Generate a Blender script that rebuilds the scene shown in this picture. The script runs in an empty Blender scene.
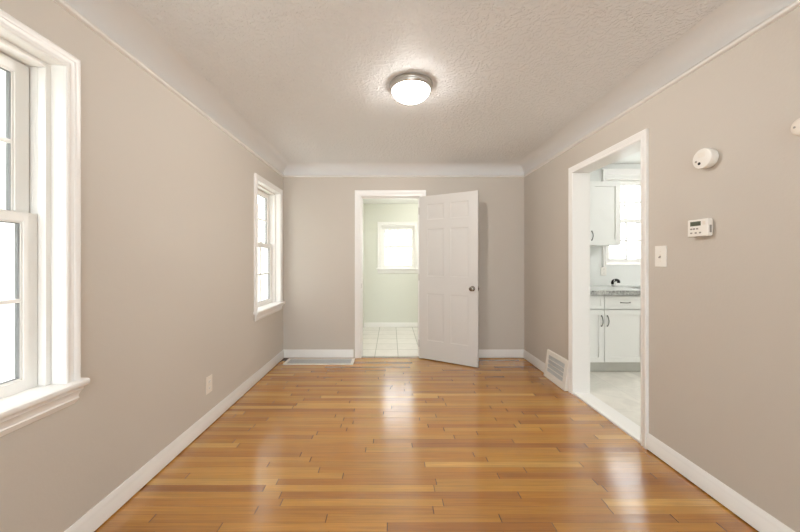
import bpy, bmesh, math, random
from mathutils import Vector, Matrix
R = math.radians
random.seed(7)
SC = bpy.context.scene
COL = SC.collection

# ------------------------------------------------------------------ camera
cam_d = bpy.data.cameras.new('camera')
cam = bpy.data.objects.new('camera', cam_d); COL.objects.link(cam)
cam.location = (0, 0, 1.25); cam.rotation_euler = (R(90), 0, 0)
cam_d.sensor_width = 36; cam_d.lens = 318 / 800 * 36
cam_d.shift_x = 9 / 800; cam_d.shift_y = -6 / 800
cam_d.clip_start = 0.02
SC.camera = cam

# ------------------------------------------------------------------ world, exposure
SC.view_settings.view_transform = 'Standard'
SC.view_settings.look = 'None'
SC.view_settings.gamma = 1
SC.view_settings.use_curve_mapping = False
SC.view_settings.exposure = 0.67
world = bpy.data.worlds.new('overcast_sky'); SC.world = world
world.use_nodes = True
wn = world.node_tree.nodes; wl = world.node_tree.links
bg = wn['Background']
bg.inputs['Color'].default_value = (0.90, 0.96, 1.0, 1)
bg.inputs['Strength'].default_value = 4.5
SC.cycles.max_bounces = 14
SC.cycles.diffuse_bounces = 8
SC.cycles.transparent_max_bounces = 16
SC.cycles.sample_clamp_indirect = 6.0

LAMP_MAIN = 19.0      # emission of the frosted glass bowl
LAMP_OTHER = 19.0  # emission of the added hall lamp

# room dimensions (metres)
XL, XR, YB, YR = -1.375, 1.70, 4.06, -2.4
ZC, ZCEIL, RC = 2.32, 2.457, 0.137
TL, TB, TR = 0.225, 0.14, 0.145          # wall thicknesses
KY, KXR, KYR, KZ = 4.10, 4.6, 0.9, 2.488 # kitchen far wall, right wall, rear wall, ceiling
HY, HXL, HXR, HZ = 5.90, -0.50, 1.15, 2.29 # back hall

def area(name, loc, rot, sx, sy, power, color):
    d = bpy.data.lights.new(name, 'AREA'); d.shape = 'RECTANGLE'; d.size = sx; d.size_y = sy
    d.energy = power; d.color = color
    o = bpy.data.objects.new(name, d); COL.objects.link(o); o.location = loc; o.rotation_euler = rot
    return o
# added fill light behind the camera, just inside the rear window
area('rear_fill_light', (0.15, YR + .06, 1.35), (R(96), 0, 0), 2.4, 1.5, 17, (.80, .91, 1.0))

# ------------------------------------------------------------------ materials
def mat(name, color, rough=0.5, metal=0.0, spec=0.5, coat=0.0, emit=None, bump=None):
    m = bpy.data.materials.new(name); m.use_nodes = True
    nt = m.node_tree; b = nt.nodes['Principled BSDF']
    b.inputs['Base Color'].default_value = (*color, 1)
    b.inputs['Roughness'].default_value = rough
    b.inputs['Metallic'].default_value = metal
    b.inputs['Specular IOR Level'].default_value = spec
    b.inputs['Coat Weight'].default_value = coat
    if emit:
        b.inputs['Emission Color'].default_value = (*emit[0], 1)
        b.inputs['Emission Strength'].default_value = emit[1]
    if bump:
        sc, dist, detail = bump
        tc = nt.nodes.new('ShaderNodeNewGeometry')
        nz = nt.nodes.new('ShaderNodeTexNoise'); nz.inputs['Scale'].default_value = sc
        nz.inputs['Detail'].default_value = detail
        bp = nt.nodes.new('ShaderNodeBump'); bp.inputs['Strength'].default_value = 1.0
        bp.inputs['Distance'].default_value = dist
        nt.links.new(tc.outputs['Position'], nz.inputs['Vector'])
        nt.links.new(nz.outputs['Fac'], bp.inputs['Height'])
        nt.links.new(bp.outputs['Normal'], b.inputs['Normal'])
    return m

def srgb(r, g, b):
    f = lambda c: (c / 255 / 12.92) if c <= 10 else ((c / 255 + .055) / 1.055) ** 2.4
    return (f(r), f(g), f(b))

M = {}
M['wall'] = mat('beige_wall_paint', srgb(197, 189, 179), .55, spec=.35, bump=(60, .0006, 3))
M['cove'] = mat('ceiling_white_plaster', srgb(236, 237, 238), .6, spec=.3, bump=(25, .0006, 2))
M['trim'] = mat('white_trim_paint', srgb(236, 234, 231), .32, spec=.45)
M['door'] = mat('white_door_paint', srgb(208, 205, 201), .38, spec=.4)
M['vinyl'] = mat('white_window_vinyl', srgb(240, 238, 234), .35)
M['kwall'] = mat('pale_grey_kitchen_paint', srgb(226, 227, 224), .55, bump=(60, .0005, 2))
M['green'] = mat('pale_green_wall_paint', srgb(221, 222, 213), .55, bump=(60, .0005, 2))
M['white_ceiling'] = mat('flat_white_ceiling_paint', srgb(240, 240, 238), .7)
M['cab'] = mat('white_cabinet_lacquer', srgb(236, 236, 233), .35)
M['kick'] = mat('grey_toe_kick', srgb(205, 204, 198), .5)
M['nickel'] = mat('brushed_nickel', srgb(186, 182, 177), .3, metal=1)
M['satin'] = mat('satin_nickel', srgb(150, 142, 131), .24, metal=1)
M['pull'] = mat('dark_satin_pull', srgb(120, 118, 115), .3, metal=1)
M['chrome'] = mat('chrome', srgb(215, 215, 215), .1, metal=1)
M['darkmetal'] = mat('dark_bronze_metal', (.02, .019, .018), .3, metal=.6)
M['steel'] = mat('stainless_steel', srgb(190, 190, 188), .3, metal=1)
M['plastic'] = mat('white_plastic', srgb(232, 228, 221), .4)
M['plastic2'] = mat('ivory_plastic', srgb(226, 217, 205), .45)
M['dark'] = mat('dark_recess', (.015, .014, .013), .8)
M['gasket'] = mat('grey_glazing_gasket', srgb(120, 120, 120), .6)
M['grey'] = mat('grey_plastic', srgb(150, 145, 138), .5)
M['lcd'] = mat('lcd_glass', srgb(96, 104, 88), .15)
M['lcd_ink'] = mat('lcd_segments', srgb(45, 50, 42), .4)
M['regwhite'] = mat('white_register_enamel', srgb(235, 230, 222), .35)
M['reggrey'] = mat('grey_register_louvres', srgb(196, 197, 196), .4)
M['duct'] = mat('galvanised_duct', (.16, .16, .16), .5)
M['darkwood'] = mat('dark_gap_wood', srgb(58, 40, 22), .6)
M['bark'] = mat('pale_bark', srgb(170, 165, 160), .9, bump=(20, .004, 4))
M['ground'] = mat('pale_winter_ground', srgb(232, 231, 226), .95, bump=(4, .01, 5))
M['lampglass'] = mat('frosted_lamp_glass', (.9, .88, .84), .35, emit=((1.0, .965, .925), LAMP_MAIN))
M['lampglass2'] = mat('added_hall_lamp_glass', (.9, .9, .88), .35, emit=((1.0, .97, .92), LAMP_OTHER))

M['lampglass3'] = mat('added_kitchen_lamp_glass', (.9, .9, .88), .35, emit=((.97, .985, 1.0), 78.0))
# knockdown textured ceiling
def make_ceiling_mat():
    m = mat('textured_ceiling_paint', srgb(238, 240, 242), .5, spec=.4)
    nt = m.node_tree; N = nt.nodes; L = nt.links; b = N['Principled BSDF']
    g = N.new('ShaderNodeNewGeometry')
    n0 = N.new('ShaderNodeTexNoise'); n0.inputs['Scale'].default_value = 9; n0.inputs['Detail'].default_value = 2
    vm = N.new('ShaderNodeVectorMath'); vm.operation = 'MULTIPLY_ADD'
    vm.inputs[1].default_value = (.09, .09, .09)
    L.new(g.outputs['Position'], n0.inputs['Vector'])
    L.new(n0.outputs['Color'], vm.inputs[0]); L.new(g.outputs['Position'], vm.inputs[2])
    n1 = N.new('ShaderNodeTexNoise'); n1.inputs['Scale'].default_value = 46; n1.inputs['Detail'].default_value = 3
    n1.inputs['Roughness'].default_value = .5
    L.new(vm.outputs[0], n1.inputs['Vector'])
    r = N.new('ShaderNodeMapRange'); r.interpolation_type = 'SMOOTHSTEP'
    r.inputs['From Min'].default_value = .44; r.inputs['From Max'].default_value = .62
    L.new(n1.outputs['Fac'], r.inputs['Value'])
    bp = N.new('ShaderNodeBump'); bp.inputs['Strength'].default_value = 1; bp.inputs['Distance'].default_value = .0032
    L.new(r.outputs[0], bp.inputs['Height']); L.new(bp.outputs['Normal'], b.inputs['Normal'])
    return m
M['ceiling'] = make_ceiling_mat()

# strip oak floor: boards run along X, random lengths and tones
def make_floor_mat():
    m = mat('oak_strip_floor', (.5, .25, .1), .26, spec=.8, coat=.8)
    m.node_tree.nodes['Principled BSDF'].inputs['Coat Roughness'].default_value = .16
    nt = m.node_tree; N = nt.nodes; L = nt.links; b = N['Principled BSDF']
    W = .0505
    def math_(op, a, bb=None, c=None):
        n = N.new('ShaderNodeMath'); n.operation = op
        for i, v in enumerate((a, bb, c)):
            if v is None: continue
            if isinstance(v, (int, float)): n.inputs[i].default_value = v
            else: L.new(v, n.inputs[i])
        return n.outputs[0]
    def comb(x, y, z=0.0):
        n = N.new('ShaderNodeCombineXYZ')
        for i, v in enumerate((x, y, z)):
            if isinstance(v, (int, float)): n.inputs[i].default_value = v
            else: L.new(v, n.inputs[i])
        return n.outputs[0]
    def white(v):
        n = N.new('ShaderNodeTexWhiteNoise'); n.noise_dimensions = '3D'; L.new(v, n.inputs['Vector'])
        return n
    g = N.new('ShaderNodeNewGeometry')
    s = N.new('ShaderNodeSeparateXYZ'); L.new(g.outputs['Position'], s.inputs[0])
    X, Y = s.outputs[0], s.outputs[1]
    yy = math_('DIVIDE', math_('ADD', Y, 10.0), W)
    row = math_('FLOOR', yy); fy = math_('FRACT', yy)
    w1 = white(comb(row, 3.1)); w2 = white(comb(row, 17.7))
    ln = math_('MULTIPLY_ADD', w1.outputs['Value'], .75, .55)
    xx = math_('DIVIDE', math_('ADD', X, math_('MULTIPLY_ADD', w2.outputs['Value'], 5.0, 20.0)), ln)
    cellx = math_('FLOOR', xx); fx = math_('FRACT', xx)
    w3 = white(comb(cellx, row, 5.5))
    cs = N.new('ShaderNodeSeparateColor'); L.new(w3.outputs['Color'], cs.inputs[0])
    # board tone
    ramp = N.new('ShaderNodeValToRGB'); L.new(cs.outputs[0], ramp.inputs['Fac'])
    e = ramp.color_ramp.elements
    e[0].position = 0; e[0].color = (*srgb(158, 101, 38), 1)
    e[1].position = 1; e[1].color = (*srgb(211, 162, 82), 1)
    for p, c in ((.3, (176, 119, 44)), (.6, (183, 127, 50)), (.88, (193, 140, 60))):
        k = e.new(p); k.color = (*srgb(*c), 1)
    # grain
    gv = comb(math_('ADD', math_('MULTIPLY', X, 2.2), math_('MULTIPLY', cs.outputs[1], 40)),
              math_('MULTIPLY', Y, 70), math_('MULTIPLY', cs.outputs[2], 30))
    gn = N.new('ShaderNodeTexNoise'); gn.inputs['Scale'].default_value = 1.0; gn.inputs['Detail'].default_value = 5
    gn.inputs['Roughness'].default_value = .6; gn.inputs['Distortion'].default_value = .6
    L.new(gv, gn.inputs['Vector'])
    gr = N.new('ShaderNodeMapRange'); L.new(gn.outputs['Fac'], gr.inputs['Value'])
    gr.inputs['From Min'].default_value = .3; gr.inputs['From Max'].default_value = .7
    gr.inputs['To Min'].default_value = .76; gr.inputs['To Max'].default_value = 1.16
    # cathedral grain on some boards
    wv = comb(math_('ADD', math_('MULTIPLY', X, 1.3), math_('MULTIPLY', cs.outputs[2], 20)), math_('MULTIPLY', Y, 14), cs.outputs[1])
    wt = N.new('ShaderNodeTexWave'); wt.wave_type = 'RINGS'; wt.inputs['Scale'].default_value = 3.0
    wt.inputs['Distortion'].default_value = 6; wt.inputs['Detail'].default_value = 2
    L.new(wv, wt.inputs['Vector'])
    cath = math_('MULTIPLY', math_('GREATER_THAN', cs.outputs[1], .72), math_('MULTIPLY', wt.outputs['Fac'], .16))
    tone = math_('SUBTRACT', gr.outputs[0], cath)
    # gaps between boards
    ey = math_('MINIMUM', fy, math_('SUBTRACT', 1.0, fy))
    ex = math_('MULTIPLY', math_('MINIMUM', fx, math_('SUBTRACT', 1.0, fx)), ln)
    gy = N.new('ShaderNodeMapRange'); L.new(ey, gy.inputs['Value'])
    gy.inputs['From Min'].default_value = .004; gy.inputs['From Max'].default_value = .03
    gx = N.new('ShaderNodeMapRange'); L.new(ex, gx.inputs['Value'])
    gx.inputs['From Min'].default_value = .0012; gx.inputs['From Max'].default_value = .003
    gap = math_('MULTIPLY', math_('MULTIPLY_ADD', gy.outputs[0], .40, .60), math_('MULTIPLY_ADD', gx.outputs[0], .75, .25))
    tot = math_('MULTIPLY', tone, gap)
    mx = N.new('ShaderNodeVectorMath'); mx.operation = 'SCALE'
    L.new(ramp.outputs['Color'], mx.inputs[0]); L.new(tot, mx.inputs['Scale'])
    L.new(mx.outputs[0], b.inputs['Base Color'])
    # slight cupping + waviness of each board
    cup = math_('MULTIPLY', math_('POWER', math_('ABSOLUTE', math_('SUBTRACT', fy, .5)), 2.0), 1.2)
    wn_ = N.new('ShaderNodeTexNoise'); wn_.inputs['Scale'].default_value = 7; wn_.inputs['Detail'].default_value = 2
    L.new(g.outputs['Position'], wn_.inputs['Vector'])
    tilt = math_('MULTIPLY', math_('MULTIPLY', math_('SUBTRACT', cs.outputs[2], .5), fy), .5)
    h = math_('ADD', math_('ADD', cup, tilt), math_('MULTIPLY', wn_.outputs['Fac'], .6))
    bp = N.new('ShaderNodeBump'); bp.inputs['Strength'].default_value = .5; bp.inputs['Distance'].default_value = .0014
    L.new(h, bp.inputs['Height']); L.new(bp.outputs['Normal'], b.inputs['Normal']); L.new(bp.outputs['Normal'], b.inputs['Coat Normal'])
    b.inputs['Anisotropic'].default_value = .8
    L.new(comb(0.0, 1.0, 0.0), b.inputs['Tangent'])
    rr = math_('MULTIPLY_ADD', gn.outputs['Fac'], .06, .19)
    L.new(rr, b.inputs['Roughness'])
    return m
M['oak'] = make_floor_mat()

def make_tile_mat(name, size, c1, c2, grout, gw, off=(0, 0), rough=.3, vein=.0):
    m = mat(name, c1, rough)
    nt = m.node_tree; N = nt.nodes; L = nt.links; b = N['Principled BSDF']
    g = N.new('ShaderNodeNewGeometry')
    mp = N.new('ShaderNodeMapping'); mp.inputs['Location'].default_value = (*[o for o in off], 0)
    L.new(g.outputs['Position'], mp.inputs['Vector'])
    br = N.new('ShaderNodeTexBrick'); br.offset = 0; br.squash = 1
    br.inputs['Scale'].default_value = 1; br.inputs['Brick Width'].default_value = size
    br.inputs['Row Height'].default_value = size; br.inputs['Mortar Size'].default_value = gw
    br.inputs['Mortar Smooth'].default_value = .2
    br.inputs['Color1'].default_value = (*c1, 1); br.inputs['Color2'].default_value = (*c2, 1)
    br.inputs['Mortar'].default_value = (*grout, 1)
    L.new(mp.outputs[0], br.inputs['Vector'])
    nz = N.new('ShaderNodeTexNoise'); nz.inputs['Scale'].default_value = 5; nz.inputs['Detail'].default_value = 6
    nz.inputs['Distortion'].default_value = 1.5
    L.new(g.outputs['Position'], nz.inputs['Vector'])
    mr = N.new('ShaderNodeMapRange'); L.new(nz.outputs['Fac'], mr.inputs['Value'])
    mr.inputs['From Min'].default_value = .3; mr.inputs['From Max'].default_value = .7
    mr.inputs['To Min'].default_value = 1 - vein; mr.inputs['To Max'].default_value = 1.03
    sc = N.new('ShaderNodeVectorMath'); sc.operation = 'SCALE'
    L.new(br.outputs['Color'], sc.inputs[0]); L.new(mr.outputs[0], sc.inputs['Scale'])
    L.new(sc.outputs[0], b.inputs['Base Color'])
    return m
M['halltile'] = make_tile_mat('cream_floor_tile', .302, srgb(238, 234, 230), srgb(233, 229, 225), srgb(186, 184, 178), .006, (-.092, -.2), .25, .05)
M['kfloor'] = make_tile_mat('marbled_kitchen_floor', .46, srgb(230, 225, 216), srgb(225, 221, 212), srgb(212, 208, 200), .003, (.1, .1), .3, .14)

def make_granite():
    m = mat('grey_speckled_granite', (.3, .3, .3), .18)
    nt = m.node_tree; N = nt.nodes; L = nt.links; b = N['Principled BSDF']
    g = N.new('ShaderNodeNewGeometry')
    nz = N.new('ShaderNodeTexNoise'); nz.inputs['Scale'].default_value = 45; nz.inputs['Detail'].default_value = 6
    n2 = N.new('ShaderNodeTexNoise'); n2.inputs['Scale'].default_value = 9; n2.inputs['Detail'].default_value = 4
    L.new(g.outputs['Position'], nz.inputs['Vector']); L.new(g.outputs['Position'], n2.inputs['Vector'])
    mx = N.new('ShaderNodeMath'); mx.operation = 'MULTIPLY_ADD'; mx.inputs[1].default_value = .5
    ml = N.new('ShaderNodeMath'); ml.operation = 'MULTIPLY'; ml.inputs[1].default_value = .5
    L.new(nz.outputs['Fac'], mx.inputs[0]); L.new(n2.outputs['Fac'], ml.inputs[0]); L.new(ml.outputs[0], mx.inputs[2])
    r = N.new('ShaderNodeValToRGB'); e = r.color_ramp.elements
    e[0].position = .38; e[0].color = (*srgb(120, 120, 118), 1); e[1].position = .62; e[1].color = (*srgb(205, 205, 200), 1)
    L.new(mx.outputs[0], r.inputs['Fac']); L.new(r.outputs['Color'], b.inputs['Base Color'])
    return m
M['granite'] = make_granite()
M['countertop'] = mat('stone_top_reflection_tone', srgb(214, 214, 210), .15)  # paler than the granite edge: bright reflection put into the top's colour

def make_glass():
    m = bpy.data.materials.new('window_glass'); m.use_nodes = True
    nt = m.node_tree; nt.nodes.clear()
    out = nt.nodes.new('ShaderNodeOutputMaterial')
    tr = nt.nodes.new('ShaderNodeBsdfTransparent'); tr.inputs['Color'].default_value = (.97, .98, .975, 1)
    gl = nt.nodes.new('ShaderNodeBsdfGlossy'); gl.inputs['Roughness'].default_value = .01
    lw = nt.nodes.new('ShaderNodeLayerWeight'); lw.inputs['Blend'].default_value = .5
    pw = nt.nodes.new('ShaderNodeMath'); pw.operation = 'POWER'; pw.inputs[1].default_value = 5
    fr = nt.nodes.new('ShaderNodeMath'); fr.operation = 'MULTIPLY_ADD'; fr.inputs[1].default_value = .6; fr.inputs[2].default_value = .03
    nt.links.new(lw.outputs['Facing'], pw.inputs[0]); nt.links.new(pw.outputs[0], fr.inputs[0])
    mx = nt.nodes.new('ShaderNodeMixShader')
    nt.links.new(fr.outputs[0], mx.inputs[0]); nt.links.new(tr.outputs[0], mx.inputs[1]); nt.links.new(gl.outputs[0], mx.inputs[2])
    nt.links.new(mx.outputs[0], out.inputs['Surface'])
    return m
M['glass'] = make_glass()

# ------------------------------------------------------------------ mesh helpers
class MB:
    """collects shapes; f maps the builder's coordinates to the parent's"""
    def __init__(s, f=None): s.v = []; s.fc = []; s.mi = []; s.f = f or (lambda *p: p)
    def add(s, vs, fs, mi=0):
        n = len(s.v); s.v += [tuple(s.f(*p)) for p in vs]
        s.fc += [tuple(i + n for i in f) for f in fs]; s.mi += [mi] * len(fs)
        return s
    def box(s, x0, x1, y0, y1, z0, z1, mi=0):
        vs = [(x, y, z) for x in (x0, x1) for y in (y0, y1) for z in (z0, z1)]
        return s.add(vs, [(0, 1, 3, 2), (4, 6, 7, 5), (0, 4, 5, 1), (2, 3, 7, 6), (0, 2, 6, 4), (1, 5, 7, 3)], mi)
    def sweep(s, rings, closed_path=False, caps=True, mi=0):
        """rings: list of equal-length closed profiles"""
        n = len(rings[0]); vs = [p for r in rings for p in r]; fs = []
        m = len(rings)
        for i in range(m if closed_path else m - 1):
            j = (i + 1) % m
            for k in range(n):
                l = (k + 1) % n
                fs.append((i * n + k, i * n + l, j * n + l, j * n + k))
        if caps and not closed_path:
            fs.append(tuple(range(n))); fs.append(tuple(range((m - 1) * n, m * n)))
        return s.add(vs, fs, mi)
    def lathe(s, prof, c, axis='z', n=32, mi=0):
        """prof: (r, h) list; axis letter gives +h direction ('-z' allowed)"""
        def P(r, h, a):
            u, w = r * math.cos(a), r * math.sin(a)
            return {'z': (c[0] + u, c[1] + w, c[2] + h), '-z': (c[0] + u, c[1] + w, c[2] - h),
                    'x': (c[0] + h, c[1] + u, c[2] + w), '-x': (c[0] - h, c[1] + u, c[2] + w),
                    'y': (c[0] + u, c[1] + h, c[2] + w), '-y': (c[0] + u, c[1] - h, c[2] + w)}[axis]
        rings = [[P(max(r, 1e-5), h, 2 * math.pi * k / n) for k in range(n)] for r, h in prof]
        return s.sweep(rings, mi=mi)
    def tube(s, pts, r, n=10, mi=0):
        pts = [Vector(p) for p in pts]; rs = r if isinstance(r, (list, tuple)) else [r] * len(pts)
        rings = []
        up = None
        for i, p in enumerate(pts):
            t = (pts[min(i + 1, len(pts) - 1)] - pts[max(i - 1, 0)]).normalized()
            if up is None: up = Vector((0, 0, 1)) if abs(t.z) < .9 else Vector((1, 0, 0))
            a = t.cross(up).normalized(); bq = a.cross(t).normalized(); up = bq
            rings.append([tuple(p + rs[i] * (math.cos(2 * math.pi * k / n) * a + math.sin(2 * math.pi * k / n) * bq)) for k in range(n)])
        return s.sweep(rings, mi=mi)
    def build(s, name, mats, parent=None, bevel=0.0, smooth=None, seg=2):
        me = bpy.data.meshes.new(name)
        me.from_pydata(s.v, [], s.fc)
        ms = mats if isinstance(mats, (list, tuple)) else [mats]
        for m_ in ms: me.materials.append(m_)
        for p, i in zip(me.polygons, s.mi): p.material_index = i
        bm = bmesh.new(); bm.from_mesh(me)
        bmesh.ops.remove_doubles(bm, verts=bm.verts, dist=1e-6)
        bmesh.ops.recalc_face_normals(bm, faces=bm.faces)
        bm.to_mesh(me); bm.free()
        if smooth is not None:
            me.shade_smooth(); me.set_sharp_from_angle(angle=R(smooth))
        o = bpy.data.objects.new(name, me); COL.objects.link(o)
        if parent:
            o.parent = parent
        if bevel:
            md = o.modifiers.new('edge', 'BEVEL'); md.width = bevel; md.segments = seg
            md.limit_method = 'ANGLE'; md.angle_limit = R(40); md.harden_normals = False
        return o

def tag(o, label=None, cat=None, group=None, kind=None):
    if label: o['label'] = label
    if cat: o['category'] = cat
    if group: o['group'] = group
    if kind: o['kind'] = kind
    return o
def empty(name, loc=(0, 0, 0), rz=0.0):
    o = bpy.data.objects.new(name, None); COL.objects.link(o)
    o.location = loc; o.rotation_euler = (0, 0, rz); o.empty_display_size = .1
    return o
def rel(loc, f=None):
    """map world (or f-space) coordinates to an empty placed at loc"""
    f = f or (lambda *p: p)
    return lambda *p: tuple(a - b for a, b in zip(f(*p), loc))

def wall(name, f, u0, u1, z0, z1, t, holes, mats, label, cat='wall'):
    """f(u, d, z): d=0 room face, d=t back. material 0 room side, 1 back side."""
    us = sorted({u0, u1, *[h[0] for h in holes], *[h[1] for h in holes]})
    zs = sorted({z0, z1, *[h[2] for h in holes], *[h[3] for h in holes]})
    solid = lambda i, j: (0 <= i < len(us) - 1 and 0 <= j < len(zs) - 1 and not any(
        h[0] <= us[i] + 1e-9 and us[i + 1] <= h[1] + 1e-9 and h[2] <= zs[j] + 1e-9 and zs[j + 1] <= h[3] + 1e-9 for h in holes))
    mb = MB(f)
    for i in range(len(us) - 1):
        for j in range(len(zs) - 1):
            if not solid(i, j): continue
            a, b, c, d = us[i], us[i + 1], zs[j], zs[j + 1]
            mb.add([(a, 0, c), (b, 0, c), (b, 0, d), (a, 0, d)], [(0, 1, 2, 3)], 0)
            mb.add([(a, t, c), (b, t, c), (b, t, d), (a, t, d)], [(3, 2, 1, 0)], 1)
            for (di, dj, p, q) in ((-1, 0, (a, c), (a, d)), (1, 0, (b, c), (b, d)), (0, -1, (a, c), (b, c)), (0, 1, (a, d), (b, d))):
                if not solid(i + di, j + dj):
                    mb.add([(p[0], 0, p[1]), (q[0], 0, q[1]), (q[0], t, q[1]), (p[0], t, p[1])], [(0, 1, 2, 3)], 1 if len(mats) > 1 else 0)
    o = mb.build(name, mats)
    return tag(o, label, cat, kind='structure')

grow_hole = lambda h, t=.0125: (h[0] - t, h[1] + t, h[2] - t, h[3] + t)
def frame_rings(rect, prof, sides):
    """casing rings in (u, d, z) round rect (u0,u1,z0,z1). prof: (a outward, b protrusion)"""
    u0, u1, z0, z1 = rect
    P = lambda u, b, z: (u, -b, z)
    if sides == 3:
        return [[P(u0 - a, b, z0) for a, b in prof], [P(u0 - a, b, z1 + a) for a, b in prof],
                [P(u1 + a, b, z1 + a) for a, b in prof], [P(u1 + a, b, z0) for a, b in prof]]
    return [[P(u0 - a, b, z0 - a) for a, b in prof], [P(u0 - a, b, z1 + a) for a, b in prof],
            [P(u1 + a, b, z1 + a) for a, b in prof], [P(u1 + a, b, z0 - a) for a, b in prof]]

def door_casing_prof(w):
    return [(0, 0), (0, .008), (.004, .012), (.014, .013), (.018, .010), (w - .030, .013), (w - .024, .017), (w - .006, .019), (w, .015), (w, 0)]
def win_casing_prof(w):
    return [(0, 0), (0, .012), (.004, .016), (.012, .016), (.015, .011), (.020, .011), (.022, .013), (w - .026, .016), (w - .024, .019),
            (w - .017, .022), (w - .006, .0225), (w, .018), (w, 0)]

# ------------------------------------------------------------------ room shell
fl = lambda u, d, z: (XL - d, u, z)
fb = lambda u, d, z: (u, YB + d, z)
fr_ = lambda u, d, z: (XR + d, u, z)
frear = lambda u, d, z: (u, YR - d, z)
fkit = lambda u, d, z: (u, KY + d, z)
fhall = lambda u, d, z: (u, HY + d, z)

mb = MB(); mb.box(XL - .02, XR + .0, YR - .02, YB + .012, -.05, 0)
tag(mb.build('floor', M['oak']), 'honey oak strip floor of the empty room', 'floor', kind='structure')

W1 = (.658, 1.333, .715, 2.065); W2 = (3.245, 3.92, .715, 2.065)
wall('wall_left', fl, YR - .15, YB + TB, -.05, 2.75, TL, [grow_hole(W1), grow_hole(W2)], [M['wall'], M['ground']], 'long beige wall with two white windows')
DO = (-.398, .382, -.06, 2.075)
wall('wall_back', fb, XL, XR + TR, -.05, 2.75, TB, [DO], [M['wall'], M['green']], 'beige end wall around the doorway with the open door')
KO = (2.135, 2.982, -.06, 2.082)
wall('wall_right', fr_, YR, YB, -.05, 2.75, TR, [KO], [M['wall'], M['kwall']], 'long beige wall with the cased opening to the kitchen')
WR = (-1.1, 1.4, .55, 2.15)
wall('wall_rear', frear, XL - .1, XR + TR, -.05, 2.75, .15, [grow_hole(WR)], [M['wall'], M['ground']], 'beige wall behind the camera with an added wide window')

# ceiling with cove on all four sides
mb = MB()
def cove_pt(t): return RC * (1 - math.cos(t)), ZC + .012 + (ZCEIL - ZC - .012) * math.sin(t)
NS = 14
rect = lambda d: [(XL + d, YR + d), (XR - d, YR + d), (XR - d, YB - d), (XL + d, YB - d)]
for sde in range(4):
    vs = []; fs = []
    for i in range(NS + 1):
        d, z = cove_pt(math.pi / 2 * i / NS)
        d = .004 + d * (RC - .004) / RC
        r4 = rect(d); a, b = r4[sde], r4[(sde + 1) % 4]
        for k in range(9):
            q = k / 8
            vs.append((a[0] + (b[0] - a[0]) * q, a[1] + (b[1] - a[1]) * q, z))
    for i in range(NS):
        for k in range(8):
            fs.append((i * 9 + k, i * 9 + k + 1, i * 9 + k + 10, i * 9 + k + 9))
    mb.add(vs, fs, 1)
r4 = rect(RC); mb.add([(x, y, ZCEIL) for x, y in r4], [(0, 1, 2, 3)], 0)
top = rect(-.001); mb.add([(x, y, 2.70) for x, y in top], [(0, 1, 2, 3)], 1)
me_c = mb.build('ceiling', [M['ceiling'], M['cove']], smooth=30)
tag(me_c, 'textured white ceiling curving down into smooth coves', 'ceiling', kind='structure')
# small bead under the cove, all round
prof = [(0, ZC - .014), (.012, ZC - .012), (.020, ZC - .004), (.020, ZC + .007), (.013, ZC + .013), (0, ZC + .014)]
mb = MB(); mb.sweep([[(rect(a)[k][0], rect(a)[k][1], z) for a, z in prof] for k in range(4)], closed_path=True)
tag(mb.build('trim_1', M['trim'], smooth=50), 'thin plaster bead where walls meet the cove', 'moulding', kind='structure')

# baseboards
BH = .108
BP = [(0, .008), (.017, .008), (.017, .066), (.013, .074), (.0125, .082), (.010, .094), (.006, .101), (.004, BH), (0, BH)]
def baseboard(name, f, u0, u1, label, m0=0, m1=0, prof=BP, matl='trim'):
    """m0/m1: +1 inside-corner mitre at that end"""
    mb = MB(f)
    mb.sweep([[(u0 + m0 * a, -a, z) for a, z in prof], [(u1 - m1 * a, -a, z) for a, z in prof]])
    return tag(mb.build(name, M[matl], smooth=50), label, 'baseboard', kind='structure')
baseboard('baseboard_left', fl, YR, YB, 'white baseboard along the wall with two windows', 1, 1)
baseboard('baseboard_back', fb, XL, -.478, 'white baseboard between the window corner and the doorway', 1, 0)
baseboard('baseboard_back', fb, .462, XR, 'white baseboard behind the open door', 0, 1)
baseboard('baseboard_right', fr_, 3.435, YB, 'short white baseboard beyond the slanted wall register', 0, 1)
baseboard('baseboard_right', fr_, YR, 2.097, 'white baseboard below the thermostat', 1, 0)
baseboard('baseboard_rear', frear, XL, XR, 'white baseboard behind the camera', 1, 1)

# doorway casing to the back hall
CL = (-.378, .362, 0, 2.055)
root = tag(empty('trim_2', (0, YB, 0)), 'white casing around the doorway to the green hall', 'door casing', kind='structure')
def casing(parent, f, rect, w, sides=3, name='casing', mt='trim', prof=None):
    mb = MB(rel(parent.location, f)); mb.sweep(frame_rings(rect, prof or door_casing_prof(w), sides))
    return mb.build(name, M[mt], parent, smooth=35)
casing(root, fb, (CL[0] - .005, CL[1] + .005, 0, CL[3] + .005), .078)
casing(root, lambda u, d, z: (u, YB + TB - d, z), (CL[0] - .005, CL[1] + .005, 0, CL[3] + .005), .078)
def jamb(parent, f, rect, t, depth, stop=None):
    u0, u1, z0, z1 = rect
    mb = MB(rel(parent.location, f))
    mb.box(u0 - t, u0, 0, depth, z0, z1 + t); mb.box(u1, u1 + t, 0, depth, z0, z1 + t); mb.box(u0, u1, 0, depth, z1, z1 + t)
    if stop:
        a, b, s_ = stop
        mb.box(u0, u0 + s_, a, b, z0, z1 - s_); mb.box(u1 - s_, u1, a, b, z0, z1 - s_); mb.box(u0, u1, a, b, z1 - s_, z1)
    return mb.build('jamb', M['trim'], parent, bevel=.0015)
jamb(root, fb, CL, .019, TB, (.045, .08, .011))
mb = MB(rel(root.location, fb)); mb.box(CL[0] - .0005, CL[0] + .0015, .012, .034, .89, .95)
mb.build('strike_plate', M['nickel'], root)
mb = MB(rel(root.location, fb)); mb.box(CL[0], CL[1], .0125, .03, -.002, .007)
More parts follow.
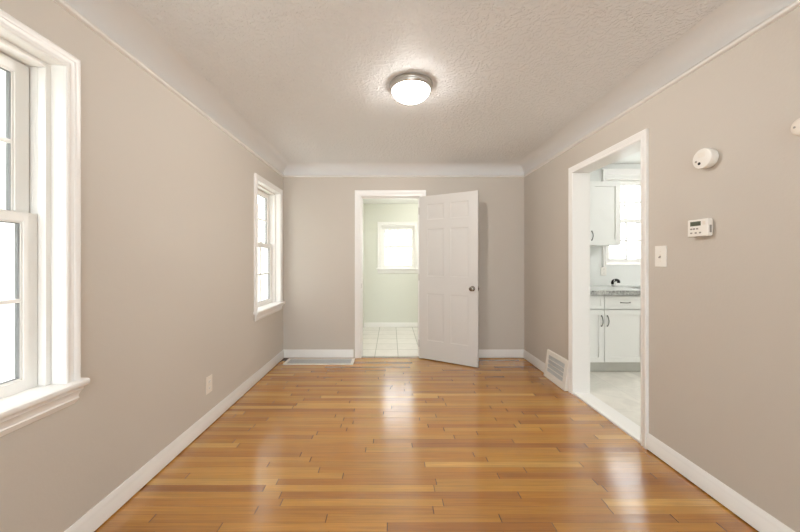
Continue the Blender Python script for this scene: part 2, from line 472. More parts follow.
mb.build('threshold', M['darkwood'], root)

# cased opening to the kitchen
KC = (2.155, 2.962, 0, 2.062)
root = tag(empty('trim_3', (XR, 2.58, 0)), 'white casing around the opening to the kitchen', 'door casing', kind='structure')
casing(root, fr_, (KC[0] - .0, KC[1] + .0, 0, KC[3] + .0), .057)
casing(root, lambda u, d, z: (XR + TR - d, u, z), KC, .057)
jamb(root, fr_, KC, .02, TR)
mb = MB(); mb.box(XR - .004, XR + TR + .004, KC[0], KC[1], -.01, .016)
tag(mb.build('trim_4', M['trim'], bevel=.006), 'white saddle threshold on the floor of the kitchen opening', 'threshold', kind='structure')

# ------------------------------------------------------------------ windows
def window(name, f, base, rect, label, cols=2, sill='stool', meet=None, cw=.058, thick=TL, lock=True, st=.049, mw=.008, header=0.0, sash_d=.084, near_box=None):
    u0, u1, z0, z1 = rect
    root = tag(empty(name, base), label, 'window', kind='structure')
    F = rel(base, f)
    # casing
    mb = MB(F); prof = win_casing_prof(cw)
    mb.sweep(frame_rings((u0, u1, z0, z1), prof, 3 if sill == 'stool' else 4))
    if header:
        mb.box(u0 - cw - .002, u1 + cw + .002, -.03, 0, z1 + cw - .001, z1 + cw + header)
        mb.box(u0 - cw - .012, u1 + cw + .012, -.04, 0, z1 + cw + header - .014, z1 + cw + header)
    mb.build('casing', M['trim'], root, smooth=35)
    # jamb liner, stops and outer frame
    mb = MB(F); t = .012
    d1 = min(.055, sash_d * .6)
    for a, b, ins in ((0, d1, 0), (d1, sash_d, .02), (sash_d, .166 + (sash_d - .096), .014), (.166 + (sash_d - .096), thick + .01, .024)):
        mb.box(u0 - t, u0 + ins, a, b, z0, z1 + t); mb.box(u1 - ins, u1 + t, a, b, z0, z1 + t)
        mb.box(u0 + ins, u1 - ins, a, b, z1 - ins, z1 + t)
        mb.box(u0 + ins, u1 - ins, a, b, z0 - t, z0 + (ins * .6 if a > .05 else 0))
    mb.build('jamb', M['vinyl'], root, bevel=.002)
    if sill == 'stool':
        mb = MB(F); ov = .045
        sp = [(-ov, z0 - .006), (-ov - .003, z0 + .003), (-ov - .001, z0 + .012), (-ov + .006, z0 + .016), (.075, z0 + .016), (.075, z0 - .012), (-ov + .004, z0 - .012)]
        e0, e1 = u0 - cw - .013, u1 + cw + .013
        # notch: horns only in front of the wall face
        mb.sweep([[(e0, d, z) for d, z in [(min(d, -.0005), z) for d, z in sp]], [(e1, d, z) for d, z in [(min(d, -.0005), z) for d, z in sp]]])
        mb.box(u0, u1, -.001, .095, z0 - .012, z0 + .016)
        mb.build('stool', M['trim'], root, smooth=35)
        mb = MB(F)
        zt = z0 - .012
        ap = [(0, zt), (-.030, zt), (-.030, zt - .014), (-.024, zt - .022), (-.017, zt - .036), (-.016, zt - .046), (-.019, zt - .050),
              (-.012, zt - .064), (-.006, zt - .074), (0, zt - .074)]
        a0, a1 = u0 - cw - .001, u1 + cw + .001
        mb.sweep([[(a0 + (.03 + d) * .6, d, z) for d, z in ap], [(a1 - (.03 + d) * .6, d, z) for d, z in ap]])
        mb.build('apron', M['trim'], root, smooth=35)
    # sashes
    zm = meet if meet else (z0 + z1) / 2 + .03
    a0, a1 = u0 + .02, u1 - .02
    def sash(d, s0, s1, lab, top, bot):
        g0, g1, h0, h1 = a0 + st, a1 - st, s0 + bot, s1 - top
        mb = MB(F); th = .034
        mb.box(a0, g0, d, d + th, s0, s1); mb.box(g1, a1, d, d + th, s0, s1)
        mb.box(g0, g1, d, d + th, s0, h0); mb.box(g0, g1, d, d + th, h1, s1)
        # glazing bead step
        w = .006
        for (p, q, r_, s_) in ((g0, g0 + w, h0, h1), (g1 - w, g1, h0, h1)): mb.box(p, q, d + .006, d + th - .004, r_, s_)
        for (r_, s_) in ((h0, h0 + w), (h1 - w, h1)): mb.box(g0 + w, g1 - w, d + .006, d + th - .004, r_, s_)
        w2 = .0085
        for (p, q, r_, s_) in ((g0 + w, g0 + w2, h0 + w, h1 - w), (g1 - w2, g1 - w, h0 + w, h1 - w)): mb.box(p, q, d + .010, d + .024, r_, s_, 1)
        for (r_, s_) in ((h0 + w, h0 + w2), (h1 - w2, h1 - w)): mb.box(g0 + w2, g1 - w2, d + .010, d + .024, r_, s_, 1)
        o = mb.build('sash', [M['vinyl'], M['gasket']], root, bevel=.0015); o['label'] = lab
        mb = MB(F); mb.box(g0 + .002, g1 - .002, d + .015, d + .019, h0 + .002, h1 - .002)
        mb.build('pane', M['glass'], o)
        if cols:
            mb = MB(F); w = mw
            zc = (h0 + h1) / 2
            mb.box(g0 + .004, g1 - .004, d + .008, d + .026, zc - w, zc + w)
            for k in range(1, cols):
                uc = g0 + (g1 - g0) * k / cols
                mb.box(uc - w, uc + w, d + .009, d + .025, h0 + .004, h1 - .004)
            mb.build('muntin', M['vinyl'], o, bevel=.002)
        return o
    lo = sash(sash_d, z0 + .012, zm + .019, 'lower sash on the room side', .037, .048)
    sash(sash_d + .035, zm - .019, z1 - .02, 'upper sash on the outer side', .045, .037)
    if lock:
        uc = (a0 + a1) / 2
        mb = MB(F); mb.box(uc - .028, uc + .028, sash_d + .004, sash_d + .03, zm + .019, zm + .027)
        mb.lathe([(0, 0), (.012, 0), (.012, .01), (0, .012)], (uc, sash_d + .016, zm + .027), 'z', 12)
        mb.box(uc - .004, uc + .034, sash_d + .006, sash_d + .016, zm + .029, zm + .037)
        k = mb.build('sash_lock', M['plastic'], lo, bevel=.0015); k.matrix_parent_inverse = Matrix()
    return root
window('window_1', fl, (XL, 1.0, .7), W1, 'tall white window cut off by the photo edge')
window('window_2', fl, (XL, 3.605, .7), W2, 'narrow white window beside the far corner')
window('window_3', frear, (.15, YR, .5), WR, 'wide white unseen window added behind the camera', cols=3, thick=.15, sash_d=.06)  # unseen window added to let soft daylight in from behind
WK = (2.812, 3.298, 1.205, 2.305)
WK = (2.765, 3.345, 1.20, 2.30)
wall('wall_kitchen_back', fkit, XR + TR, KXR, -.05, 2.75, .2, [grow_hole(WK)], [M['kwall'], M['ground']], 'pale grey kitchen wall over the counter')
window('window_4', fkit, (3.055, KY, 1.2), WK, 'white kitchen window above the counter', sill='frame', meet=1.757, cw=.045, thick=.2, header=.07, sash_d=.018, st=.04, mw=.012)
WH = (-.185, .445, 1.085, 1.885)
wall('wall_hall_back', fhall, HXL - .1, HXR + .1, -.05, 2.6, .2, [grow_hole(WH)], [M['green'], M['ground']], 'pale green wall of the back hall')
window('window_5', fhall, (.13, HY, 1.08), WH, 'white window on the pale green hall wall', cols=0, sill='stool', meet=1.50, thick=.2, cw=.07, sash_d=.018, st=.034)

# kitchen and hall shells
def slab(name, b, m, label, cat):
    mb = MB(); mb.box(*b); return tag(mb.build(name, M[m]), label, cat, kind='structure')
slab('floor_kitchen', (XR + .14, KXR + .1, KYR - .1, KY + .1, -.05, .003), 'kfloor', 'pale marbled kitchen floor', 'floor')
slab('ceiling_kitchen', (XR + TR, KXR, KYR, KY, KZ, KZ + .1), 'white_ceiling', 'flat white kitchen ceiling', 'ceiling')
slab('wall_kitchen_right', (KXR, KXR + .1, KYR - .1, KY + .1, -.05, 2.7), 'kwall', 'pale grey far side wall of the kitchen', 'wall')
slab('wall_kitchen_rear', (XR + TR, KXR, KYR - .1, KYR, -.05, 2.7), 'kwall', 'pale grey kitchen wall facing the counter', 'wall')
slab('floor_hall', (HXL - .1, HXR + .1, YB + .012, HY + .1, -.05, .004), 'halltile', 'cream square tiled floor of the hall', 'floor')
slab('ceiling_hall', (HXL, HXR, YB + TB, HY, HZ, HZ + .1), 'white_ceiling', 'low white ceiling of the hall', 'ceiling')
slab('wall_hall_left', (HXL - .1, HXL, YB + TB, HY, -.05, 2.6), 'green', 'pale green hall wall on the window side', 'wall')
slab('wall_hall_right', (HXR, HXR + .1, YB + TB, HY, -.05, 2.6), 'green', 'pale green hall wall behind the open door', 'wall')
HP = [(0, .006), (.014, .006), (.014, .07), (.008, .08), (.006, .09), (0, .09)]
baseboard('baseboard_hall', fhall, HXL, HXR, 'white baseboard under the green hall window', prof=HP)

# ------------------------------------------------------------------ six panel door, standing open
DW, DH, DT = .745, 2.04, .035
ang = math.atan2(-.50, .85)
door = empty('door_1', (.358, YB - .022, .012), ang)
tag(door, 'white six-panel door standing open into the room', 'door', kind='structure')
cols = [(.108, .330), (.415, .637)]
rows = [(.232, .82), (1.034, 1.625), (1.74, 1.935)]
mb = MB()
def panel_side(y, s):
    """y: face plane, s: direction into the door"""
    us = sorted({0, DW, *[c for p in cols for c in p]}); zs = sorted({0, DH, *[c for p in rows for c in p]})
    for i in range(len(us) - 1):
        for j in range(len(zs) - 1):
            a, b, c, d = us[i], us[i + 1], zs[j], zs[j + 1]
            if (a, b) in cols and (c, d) in rows:
                rings = [(0, 0), (.008, .0035), (.016, .0042), (.022, .0042), (.044, .0015)]
                pts = []
                for ins, dp in rings:
                    yy = y + s * dp
                    pts += [(a + ins, yy, c + ins), (b - ins, yy, c + ins), (b - ins, yy, d - ins), (a + ins, yy, d - ins)]
                fs = []
                for r_ in range(len(rings) - 1):
                    for k in range(4):
                        fs.append((r_ * 4 + k, r_ * 4 + (k + 1) % 4, r_ * 4 + 4 + (k + 1) % 4, r_ * 4 + 4 + k))
                n = (len(rings) - 1) * 4; fs.append((n, n + 1, n + 2, n + 3))
                mb.add(pts, fs)
            else:
                mb.add([(a, y, c), (b, y, c), (b, y, d), (a, y, d)], [(0, 1, 2, 3)])
panel_side(0, 1); panel_side(DT, -1)
us = sorted({0, DW, *[c for p in cols for c in p]}); zs = sorted({0, DH, *[c for p in rows for c in p]})
for a, b in zip(us, us[1:]):
    for z in (0, DH): mb.add([(a, 0, z), (b, 0, z), (b, DT, z), (a, DT, z)], [(0, 1, 2, 3)])
for c, d in zip(zs, zs[1:]):
    for u in (0, DW): mb.add([(u, 0, c), (u, DT, c), (u, DT, d), (u, 0, d)], [(0, 1, 2, 3)])
mb.build('door_slab', M['door'], door, smooth=12)
KZN = .905
for sgn, y in (('-y', 0), ('y', DT)):
    mb = MB(); mb.lathe([(0, 0), (.031, 0), (.031, .003), (.026, .008), (.012, .011), (.0105, .028), (.018, .034), (.0255, .044),
                         (.027, .054), (.023, .063), (.014, .067), (.006, .0665), (0, .0665)], (DW - .062, y, KZN), sgn, 28)
    mb.build('door_knob', M['satin'], door, smooth=30)
mb = MB(); mb.box(DW - .0005, DW + .0015, .006, DT - .006, KZN - .028, KZN + .028); mb.box(DW, DW + .010, .011, .024, KZN - .009, KZN + .009)
mb.build('latch', M['satin'], door)
for z in (.18, 1.02, 1.86):
    mb = MB(); mb.lathe([(0, 0), (.006, 0), (.006, .088), (0, .088)], (-.004, .004 , z - .044), 'z', 12)
    mb.box(-.003, .0, .002, .03, z - .044, z + .044)
    mb.build('hinge', M['nickel'], door, smooth=40)

# ------------------------------------------------------------------ ceiling light
def flush_light(loc, label, glass, watts, bulbs=(('SPOT', 1.0),), group=None):
    root = tag(empty('ceiling_light', loc), label, 'ceiling light', group); root.scale = (.925, .925, .925)
    mb = MB(); mb.lathe([(.0, 0), (.150, 0), (.160, .004), (.162, .014), (.157, .020), (.155, .026), (.156, .032), (.153, .040), (.149, .046), (.143, .048), (.139, .044), (.0, .03)], (0, 0, 0), '-z', 56)
    mb.build('rim', M['nickel'], root, smooth=40)
    mb = MB(); n = 14
    prof = [(.1385, .040)] + [(.1385 * math.cos(math.pi / 2 * k / n) ** .8 if k < n else 0.0, .044 + .072 * math.sin(math.pi / 2 * k / n)) for k in range(n + 1)]
    mb.lathe(prof, (0, 0, 0), '-z', 48)
    mb.build('glass_bowl', M[glass], root, smooth=60)
    mb = MB(); mb.lathe([(0, .112), (.013, .113), (.013, .117), (.008, .120), (.0075, .125), (.004, .128), (0, .1285)], (0, 0, 0), '-z', 20)
    mb.build('finial', M['nickel'], root, smooth=40)
    for kind, share in bulbs:
        ld = bpy.data.lights.new('ceiling_light_bulb', kind); ld.energy = watts * share; ld.color = (1.0, .965, .925)
        ld.shadow_soft_size = .01
        if kind == 'SPOT': ld.spot_size = R(180); ld.spot_blend = 0
        lo = bpy.data.objects.new('bulb_light', ld); COL.objects.link(lo); lo.parent = root; lo.location = (0, 0, -.15)
    return root
flush_light((.137, 2.19, ZCEIL), 'round flush ceiling light with frosted bowl and nickel rim', 'lampglass', 27)
flush_light((3.95, 2.5, KZ), 'unseen flush ceiling light added to brighten the kitchen', 'lampglass3', 8, (('POINT', 1.0),))  # out-of-view lamp, added for kitchen brightness
flush_light((.80, 4.95, HZ), 'unseen flush ceiling light added to brighten the hall', 'lampglass2', 6, (('POINT', 1.0),))  # hidden lamp, added for hall brightness

# ------------------------------------------------------------------ things on the right wall
def at_wall(x0, loc, sgn):
    """local frame on a side wall: u along the viewer's right, d out of the wall, z up"""
    return loc
# smoke detector
loc = (XR, 1.699, 1.792)
root = tag(empty('smoke_detector', loc), 'round white smoke alarm on the wall above the thermostat', 'smoke alarm')
mb = MB(); mb.lathe([(0, 0), (.050, 0), (.050, .009), (.047, .010), (.047, .013), (.053, .014), (.0535, .037), (.051, .0405), (.047, .0415), (0, .042)], (0, 0, 0), '-x', 48)
mb.build('housing', M['plastic'], root, smooth=40)
mb = MB(); mb.lathe([(0, .038), (.0075, .038), (.0075, .0432), (0, .0432)], (0, .012, -.024), '-x', 20); mb.build('test_button', M['dark'], root, smooth=40)
mb = MB(); mb.lathe([(0, .038), (.0055, .038), (.0055, .0428), (0, .0428)], (0, .030, -.010), '-x', 16); mb.build('sensor_hole', M['grey'], root, smooth=40)
mb = MB()
for k in range(5): mb.box(-.0425, -.041, -.02, .02, .008 + k * .005, .010 + k * .005)
mb.build('sound_slots', M['plastic2'], root)
# small round sensor at the photo edge
loc = (XR, 1.296, 1.797)
root = tag(empty('wall_sensor', loc), 'small round white wall sensor cut by the photo edge', 'sensor')
mb = MB(); mb.lathe([(0, 0), (.036, 0), (.037, .006), (.037, .022), (.035, .028), (.030, .031), (.015, .032), (0, .032)], (0, 0, 0), '-x', 40)
mb.build('housing', M['plastic2'], root, smooth=40)
mb = MB(); mb.lathe([(0, .024), (.0045, .024), (.0045, .0328), (0, .0328)], (0, .019, .001), '-x', 16); mb.build('sensor_hole', M['grey'], root, smooth=40)
# thermostat
TH = (XR, 1.73, 1.424)
root = tag(empty('thermostat', TH), 'white digital thermostat with small screen and buttons', 'thermostat')
mb = MB(); mb.box(-.008, 0, -.052, .052, -.040, .042); mb.build('wall_plate', M['plastic2'], root, bevel=.002)
mb = MB(); mb.box(-.034, -.008, -.057, .057, -.046, .047); mb.build('housing', M['plastic'], root, bevel=.004)
mb = MB(); mb.box(-.0347, -.033, -.020, .040, .012, .036); mb.build('screen', M['lcd'], root)
mb = MB()
for k, y in enumerate((.033, .022, .004, -.008)):
    for dz in (.017, .024, .031):
        if (k + int(dz * 1000)) % 4 != 1: mb.box(-.0350, -.0346, y - .0035, y + .0035, dz - .0006, dz + .0006)
    mb.box(-.0350, -.0346, y - .0042, y - .0032, .017, .031)
mb.build('screen_digits', M['lcd_ink'], root)
for y, z in ((.034, -.004), (.018, -.004), (.000, -.004), (.034, -.026), (.008, -.026), (-.016, -.026)):
    mb = MB(); mb.box(-.0362, -.033, y - .0055, y + .0055, z - .004, z + .004); mb.build('button', M['grey'], root, bevel=.001)
mb = MB(); mb.box(-.0352, -.033, -.045, -.029, .015, .034); mb.build('label_panel', M['plastic2'], root, bevel=.0006)
mb = MB(); mb.box(-.024, -.014, -.059, -.0565, -.028, .012); mb.build('slide_switch', M['grey'], root, bevel=.001)
# light switch
LS = (XR, 2.0, 1.273)
root = tag(empty('light_switch', LS), 'white light switch plate beside the kitchen opening', 'light switch')
mb = MB(); mb.box(-.006, 0, -.0425, .0425, -.066, .066); mb.build('cover_plate', M['plastic'], root, bevel=.003, seg=3)
mb = MB(); mb.box(-.0075, -.005, -.006, .006, -.0125, .0125); mb.build('toggle_slot', M['plastic2'], root, bevel=.0008)
mb = MB(); mb.sweep([[(-.006, -.004, -.006), (-.006, .004, -.006), (-.006, .004, .004), (-.006, -.004, .004)],
                     [(-.018, -.0035, -.011), (-.018, .0035, -.011), (-.017, .0035, -.005), (-.017, -.0035, -.005)]]); mb.build('toggle', M['grey'], root, bevel=.0008)
for z in (-.03, .03):
    mb = MB(); mb.lathe([(0, 0), (.0035, 0), (.003, .0012), (0, .0014)], (-.006, 0, z), '-x', 12); mb.build('screw', M['plastic2'], root)
# electrical outlets
def outlet(loc, s, label, axis, f, size=(.0405, .064), pm='plastic2'):
    root = tag(empty('wall_outlet', loc), label, 'outlet', None)
    F = f
    a, b = size
    mb = MB(F); mb.box(-a, a, -.006, 0, -b, b); mb.build('cover_plate', M[pm], root, bevel=.003, seg=3)
    for z in (-.0245, .0245):
        mb = MB(F); mb.sweep([[( .0165 * math.cos(t), d, z + max(-.0125, min(.0125, .0175 * math.sin(t)))) for t in [2 * math.pi * k / 24 for k in range(24)]] for d in (-.005, -.0085)])
        fc = mb.build('receptacle', M['plastic'], root, smooth=40)
        mb = MB(F); mb.box(-.0075, -.0055, -.0089, -.008, z - .001, z + .007); mb.box(.0055, .0075, -.0089, -.008, z, z + .006)
        mb.box(-.002, .002, -.0089, -.008, z - .009, z - .005)
        mb.build('socket_slots', M['dark'], fc)
    mb = MB(F); mb.sweep([[(.003 * math.cos(2 * math.pi * k / 12), d, .003 * math.sin(2 * math.pi * k / 12)) for k in range(12)] for d in (-.005, -.0072)])
    mb.build('screw', M['plastic2'], root)
    return root
outlet((XL, 2.398, .312), 1, 'ivory electrical outlet low on the wall between the windows', 'x', lambda u, d, z: (-d, u, z))
outlet((2.739, KY, 1.108), 1, 'white electrical outlet over the kitchen counter', 'y', lambda u, d, z: (u, d, z), (.036, .058), 'plastic')

# ------------------------------------------------------------------ registers
# floor grille against the back wall
fx0, fx1, fy0, fy1 = -1.292, -.455, 3.79, 4.025
root = tag(empty('floor_register', ((fx0 + fx1) / 2, (fy0 + fy1) / 2, 0)), 'long white floor register at the foot of the back wall', 'air vent')
F = rel(root.location); b_ = .034
mb = MB(F)
mb.box(fx0, fx1, fy0, fy0 + b_, 0, .007); mb.box(fx0, fx1, fy1 - b_, fy1, 0, .007)
mb.box(fx0, fx0 + b_, fy0 + b_, fy1 - b_, 0, .007); mb.box(fx1 - b_, fx1, fy0 + b_, fy1 - b_, 0, .007)
mb.build('frame', M['regwhite'], root, bevel=.003)
mb = MB(F); mb.box(fx0 + b_, fx1 - b_, fy0 + b_, fy1 - b_, .0002, .001); mb.build('duct_opening', M['duct'], root)
mb = MB(F)
nb = 44
for k in range(nb):
    x = fx0 + b_ + (fx1 - fx0 - 2 * b_) * (k + .5) / nb
    mb.box(x - .0052, x + .0052, fy0 + b_, fy1 - b_, .001, .0055)
for k in range(1, 4):
    y = fy0 + b_ + (fy1 - fy0 - 2 * b_) * k / 4
    mb.box(fx0 + b_, fx1 - b_, y - .003, y + .003, .001, .006)
mb.build('grille', M['reggrey'], root)
# dark gap in the boards beside it
mb = MB(); mb.box(XL + .02, fx0 - .012, 3.93, 4.04, -.004, .0012)
tag(mb.build('trim_5', M['darkwood']), 'dark unfinished floor patch in the far corner', 'floor patch', kind='structure')

# slanted baseboard register
ry0, ry1 = 3.021, 3.432
root = tag(empty('wall_register', (XR, (ry0 + ry1) / 2, 0)), 'slanted white louvred register beside the kitchen opening', 'air vent')
F = rel(root.location)
H = .288
xb, xt = XR - .052, XR - .014      # face x at bottom and top
fx = lambda z: xb + (xt - xb) * z / H
mb = MB(F)
g0, g1, h0, h1 = ry0 + .055, ry1 - .045, .07, H - .045
prof_o = [(XR, .004), (xb, .004), (xb, .014), (xt, H - .006), (xt + .006, H), (XR, H)]
for a, b in ((ry0, g0), (g1, ry1)): mb.sweep([[(x, a, z) for x, z in prof_o], [(x, b, z) for x, z in prof_o]])
lowp = [(XR, .004), (xb, .004), (xb, .014), (fx(h0), h0), (XR, h0)]
mb.sweep([[(x, g0, z) for x, z in lowp], [(x, g1, z) for x, z in lowp]])
upp = [(XR, h1), (fx(h1), h1), (xt, H - .006), (xt + .006, H), (XR, H)]
mb.sweep([[(x, g0, z) for x, z in upp], [(x, g1, z) for x, z in upp]])
mb.build('frame', M['regwhite'], root, bevel=.002)
mb = MB(F); mb.box(XR - .004, XR - .001, g0, g1, h0, h1); mb.build('duct_opening', M['duct'], root)
nl = 13
mb = MB(F)
for k in range(nl):
    z = h0 + (h1 - h0) * (k + .5) / nl
    x = fx(z)
    mb.add([(x + .001, g0, z - .005), (x + .001, g1, z - .005), (x + .012, g1, z + .005), (x + .012, g0, z + .005),
            (x + .001, g0, z - .0035), (x + .001, g1, z - .0035), (x + .012, g1, z + .0065), (x + .012, g0, z + .0065)],
           [(0, 1, 2, 3), (4, 7, 6, 5), (0, 4, 5, 1), (1, 5, 6, 2), (2, 6, 7, 3), (3, 7, 4, 0)])
mb.build('louvres', M['reggrey'], root)
mb = MB(F)
for k in range(1, 4):
    z = h0 + (h1 - h0) * k / 4; x = fx(z)
    mb.box(x - .0015, x + .006, g0, g1, z - .003, z + .003)
mb.build('crossbars', M['regwhite'], root)

# ------------------------------------------------------------------ kitchen
def shaker(F, x0, x1, z0, z1, y, rail=.056, th=.02):
    mb = MB(F)
    mb.box(x0, x0 + rail, y, y + th, z0, z1); mb.box(x1 - rail, x1, y, y + th, z0, z1)
    mb.box(x0 + rail, x1 - rail, y, y + th, z0, z0 + rail); mb.box(x0 + rail, x1 - rail, y, y + th, z1 - rail, z1)
    mb.box(x0 + rail, x1 - rail, y + .009, y + th, z0 + rail, z1 - rail)
    return mb
def bow_handle(F, p0, p1, out=.03, r=.0048):
    mb = MB(F); p0 = Vector(p0); p1 = Vector(p1); n = 12
    pts = [p0] + [p0.lerp(p1, k / n) + Vector((0, -out * math.sin(math.pi * k / n) ** .6, 0)) for k in range(1, n)] + [p1]
    mb.tube(pts, r, 8)
    for p in (p0, p1): mb.lathe([(0, 0), (.008, 0), (.007, .004), (0, .005)], p, '-y', 12)
    return mb
FY = 3.47
def base_cabinet(x0, x1, label, doors, drawer=True):
    root = tag(empty('base_cabinet', ((x0 + x1) / 2, 3.8, 0)), label, 'cabinet', 'white base cabinets under the counter')
    F = rel(root.location)
    mb = MB(F); mb.box(x0 + .0005, x1 - .0005, FY + .021, KY - .002, .13, .866); mb.build('carcass', M['cab'], root)
    mb = MB(F); mb.box(x0 + .0005, x1 - .0005, FY + .085, KY - .002, .003, .13); mb.build('toe_kick', M['kick'], root)
    if drawer:
        d = shaker(F, x0 + .003, x1 - .003, .715, .855, FY, rail=.035).build('drawer', M['cab'], root, bevel=.0015)
        xc = (x0 + x1) / 2
        bow_handle(F, (xc - .05, FY, .785), (xc + .05, FY, .785), .026).build('handle', M['pull'], d, smooth=60)
    for a, b, hs in doors:
        d = shaker(F, a + .003, b - .003, .134, .685 + .02, FY).build('door', M['cab'], root, bevel=.0015)
        hx = b - .032 if hs > 0 else a + .032
        bow_handle(F, (hx, FY, .53), (hx, FY, .64), .026).build('handle', M['pull'], d, smooth=60)
    return root
X0, X1, X2, X3, X4 = XR + TR + .002, 2.329, 2.786, 3.70, 4.598
base_cabinet(X0, X1, 'white base cabinet nearest the opening, its door handle at the seam', [(X0, X1, 1)])
base_cabinet(X1, X2, 'white base cabinet with a whole drawer front seen through the opening', [(X1, X2, -1)])
base_cabinet(X2, X3, 'wide white double-door cabinet under the kitchen sink', [(X2, (X2 + X3) / 2, 1), ((X2 + X3) / 2, X3, -1)], True)
base_cabinet(X3, X4, 'white double-door base cabinet at the far end of the counter', [(X3, (X3 + X4) / 2, 1), ((X3 + X4) / 2, X4, -1)], True)
# countertop with sink cut-out
sx0, sx1, sy0, sy1 = 2.86, 3.40, 3.56, 3.92
mb = MB(lambda u, d, z: (u, z + 0.0, d))
cx0, cx1, cy0, cy1 = X0, 4.598, 3.448, KY - .001
mb = MB()
wall_like = [(cx0, sx0, cy0, cy1), (sx1, cx1, cy0, cy1), (sx0, sx1, cy0, sy0), (sx0, sx1, sy1, cy1)]
for a, b, c, d in wall_like: mb.box(a, b, c, d, .867, .918); mb.box(a, b, c, d, .918, .920, 1)
o = mb.build('countertop', [M['granite'], M['countertop']])
tag(o, 'grey speckled stone countertop across the kitchen cabinets', 'countertop')
root = tag(empty('kitchen_sink', ((sx0 + sx1) / 2, (sy0 + sy1) / 2, .92)), 'steel sink set into the stone counter under the kitchen window', 'sink')
F = rel(root.location); mb = MB(F); q = .002
mb.box(sx0 + q, sx1 - q, sy0 + q, sy1 - q, .868, .872)
mb.box(sx0 + q, sx0 + .006, sy0 + q, sy1 - q, .872, .921); mb.box(sx1 - .006, sx1 - q, sy0 + q, sy1 - q, .872, .921)
mb.box(sx0 + .006, sx1 - .006, sy0 + q, sy0 + .006, .872, .921); mb.box(sx0 + .006, sx1 - .006, sy1 - .006, sy1 - q, .872, .921)
for a, b, c, d in ((sx0 - .014, sx0 + .006, sy0 - .014, sy1 + .014), (sx1 - .006, sx1 + .014, sy0 - .014, sy1 + .014), (sx0 + .006, sx1 - .006, sy0 - .014, sy0 + .006), (sx0 + .006, sx1 - .006, sy1 - .006, sy1 + .014)):
    mb.box(a, b, c, d, .9203, .9235)
mb.build('basin', M['steel'], root)
mb = MB(F); mb.lathe([(0, 0), (.035, 0), (.033, .002), (.02, .0005), (0, .0005)], ((sx0 + sx1) / 2, (sy0 + sy1) / 2, .8722), 'z', 24); mb.build('drain', M['darkmetal'], root)
# faucet
fp = (2.765, 3.95, .92)
root = tag(empty('kitchen_faucet', fp), 'small dark curved faucet standing on the kitchen counter', 'faucet')
mb = MB(); mb.lathe([(0, 0), (.034, 0), (.034, .006), (.026, .012), (.020, .03), (.019, .045), (0, .046)], (0, 0, 0), 'z', 24); mb.build('base', M['chrome'], root, smooth=40)
mb = MB(); pts = [(-.012, 0, .03), (-.012, 0, .052)] + [(.024 - .036 * math.cos(t), -.012 * math.sin(t), .058 + .024 * math.sin(t)) for t in [math.pi * k / 10 for k in range(1, 10)]] + [(.060, -.004, .046)]
mb.tube(pts, [.018] * 4 + [.017] * (len(pts) - 4), 12); mb.build('spout', M['darkmetal'], root, smooth=60)
mb = MB(); mb.tube([(-.012, -.015, .05), (-.025, -.045, .075), (-.03, -.06, .085)], [.006, .0055, .006], 8); mb.build('lever', M['chrome'], root, smooth=60)
# upper cabinet
ux0, ux1, uz0, uz1, uy = 2.352, 2.727, 1.4255, 2.187, 3.77
root = tag(empty('wall_cabinet', ((ux0 + ux1) / 2, 3.95, uz0)), 'white wall cabinet hung beside the kitchen window', 'cabinet')
F = rel(root.location)
mb = MB(F); mb.box(ux0, ux1, uy + .021, KY - .001, uz0, uz1); mb.build('carcass', M['cab'], root)
d = shaker(F, ux0 + .002, ux1 - .002, uz0 + .002, uz1 - .002, uy, rail=.062).build('door', M['cab'], root, bevel=.0015)
bow_handle(F, (ux0 + .028, uy, uz0 + .06), (ux0 + .028, uy, uz0 + .165), .026).build('handle', M['pull'], d, smooth=60)

# ------------------------------------------------------------------ outdoors
mb = MB(); mb.box(-30, 30, -30, 40, -.9, -.6)
tag(mb.build('ground', M['ground']), 'pale winter ground outside the windows', 'ground', kind='structure')
def tree(loc, h, label, seed, group='bare trees outside the windows'):
    rnd = random.Random(seed)
    root = tag(empty('bare_tree', loc), label, 'tree', group)
    trunk = MB(); br = MB()
    top = Vector((0, 0, 0)); pts = [Vector((0, 0, 0))]
    for k in range(6): pts.append(pts[-1] + Vector((rnd.uniform(-.12, .12), rnd.uniform(-.12, .12), h / 9)))
    trunk.tube(pts, [.16, .14, .13, .12, .11, .10, .085], 10)
    def grow(p, d, ln, r, lev):
        ps = [p]
        for k in range(4):
            d = (d + Vector((rnd.uniform(-.25, .25), rnd.uniform(-.25, .25), rnd.uniform(-.05, .2)))).normalized()
            ps.append(ps[-1] + d * ln / 4)
        br.tube(ps, [r, r * .85, r * .7, r * .55, r * .4], 6)
        if lev:
            for k in range(4):
                q = ps[1 + k % 4]
                dd = (d + Vector((rnd.uniform(-1, 1), rnd.uniform(-1, 1), rnd.uniform(-.2, .8)))).normalized()
                grow(q, dd, ln * .62, r * .5, lev - 1)
    for k in range(7):
        a = rnd.uniform(0, 6.28)
        grow(pts[3 + k % 4], Vector((math.cos(a), math.sin(a), rnd.uniform(.3, 1.2))).normalized(), h * .35, .06, 2)
    trunk.build('trunk', M['bark'], root, smooth=60); br.build('branches', M['bark'], root, smooth=60)
tree((5.6, 10.5, -.6), 6.5, 'bare tree seen through the kitchen window', 3)
tree((-.3, 13.0, -.6), 6.0, 'bare tree seen through the hall window', 11)
tree((-6.0, 14.0, -.6), 6.5, 'bare tree seen through the narrow window by the corner', 23)

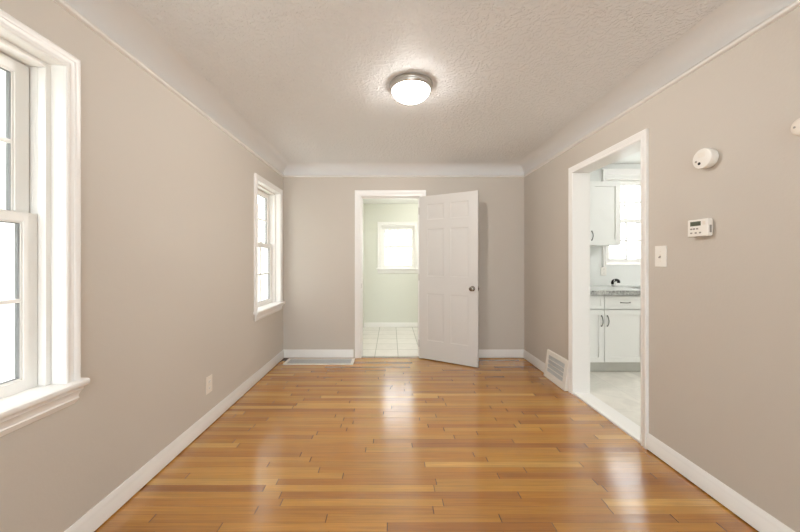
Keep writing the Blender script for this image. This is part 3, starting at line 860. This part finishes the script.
# house next door, added and sized to block sky from the left windows
def lap_mat():
    m = mat('pale_lap_siding', srgb(214, 208, 200), .7)
    nt = m.node_tree; N = nt.nodes; L = nt.links; b = N['Principled BSDF']
    g = N.new('ShaderNodeNewGeometry'); sp = N.new('ShaderNodeSeparateXYZ'); L.new(g.outputs['Position'], sp.inputs[0])
    d = N.new('ShaderNodeMath'); d.operation = 'DIVIDE'; d.inputs[1].default_value = .12; L.new(sp.outputs[2], d.inputs[0])
    f = N.new('ShaderNodeMath'); f.operation = 'FRACT'; L.new(d.outputs[0], f.inputs[0])
    bp = N.new('ShaderNodeBump'); bp.inputs['Strength'].default_value = 1; bp.inputs['Distance'].default_value = .02; bp.invert = True
    L.new(f.outputs[0], bp.inputs['Height']); L.new(bp.outputs['Normal'], b.inputs['Normal'])
    return m
hx0, hx1, hy0, hy1, hz0, hz1 = -12.4, -4.3, -5.0, 9.0, -.6, 4.1
root = tag(empty('sky_blocking_house', ((hx0 + hx1) / 2, 2, hz0)), 'pale sided house added outside the tall cut-off window to block sky', 'house')
F = rel(root.location)
mb = MB(F); mb.box(hx0, hx1, hy0, hy1, hz0, hz1); mb.build('siding_walls', lap_mat(), root)
mb = MB(F); xm = (hx0 + hx1) / 2
mb.sweep([[(hx0 - .4, y, hz1 + .001), (hx1 + .4, y, hz1 + .001), (hx1 + .4, y, hz1 + .12), (xm, y, hz1 + .9), (hx0 - .4, y, hz1 + .12)] for y in (hy0 - .3, hy1 + .3)])
mb.build('roof', mat('grey_roof_shingles', srgb(120, 116, 112), .9, bump=(30, .01, 3)), root)
for y in (-2.4, .4, 6.6):
    mb = MB(F); mb.box(hx1, hx1 + .05, y - .5, y + .5, .7, 2.1)
    w = mb.build('window_frame', M['trim'], root, bevel=.01)
    mb = MB(F)
    for z0_, z1_ in ((.79, 1.37), (1.43, 2.01)): mb.box(hx1 + .045, hx1 + .055, y - .41, y + .41, z0_, z1_)
    mb.build('window_pane', mat('far_window_glass', srgb(120, 130, 135), .1), w)
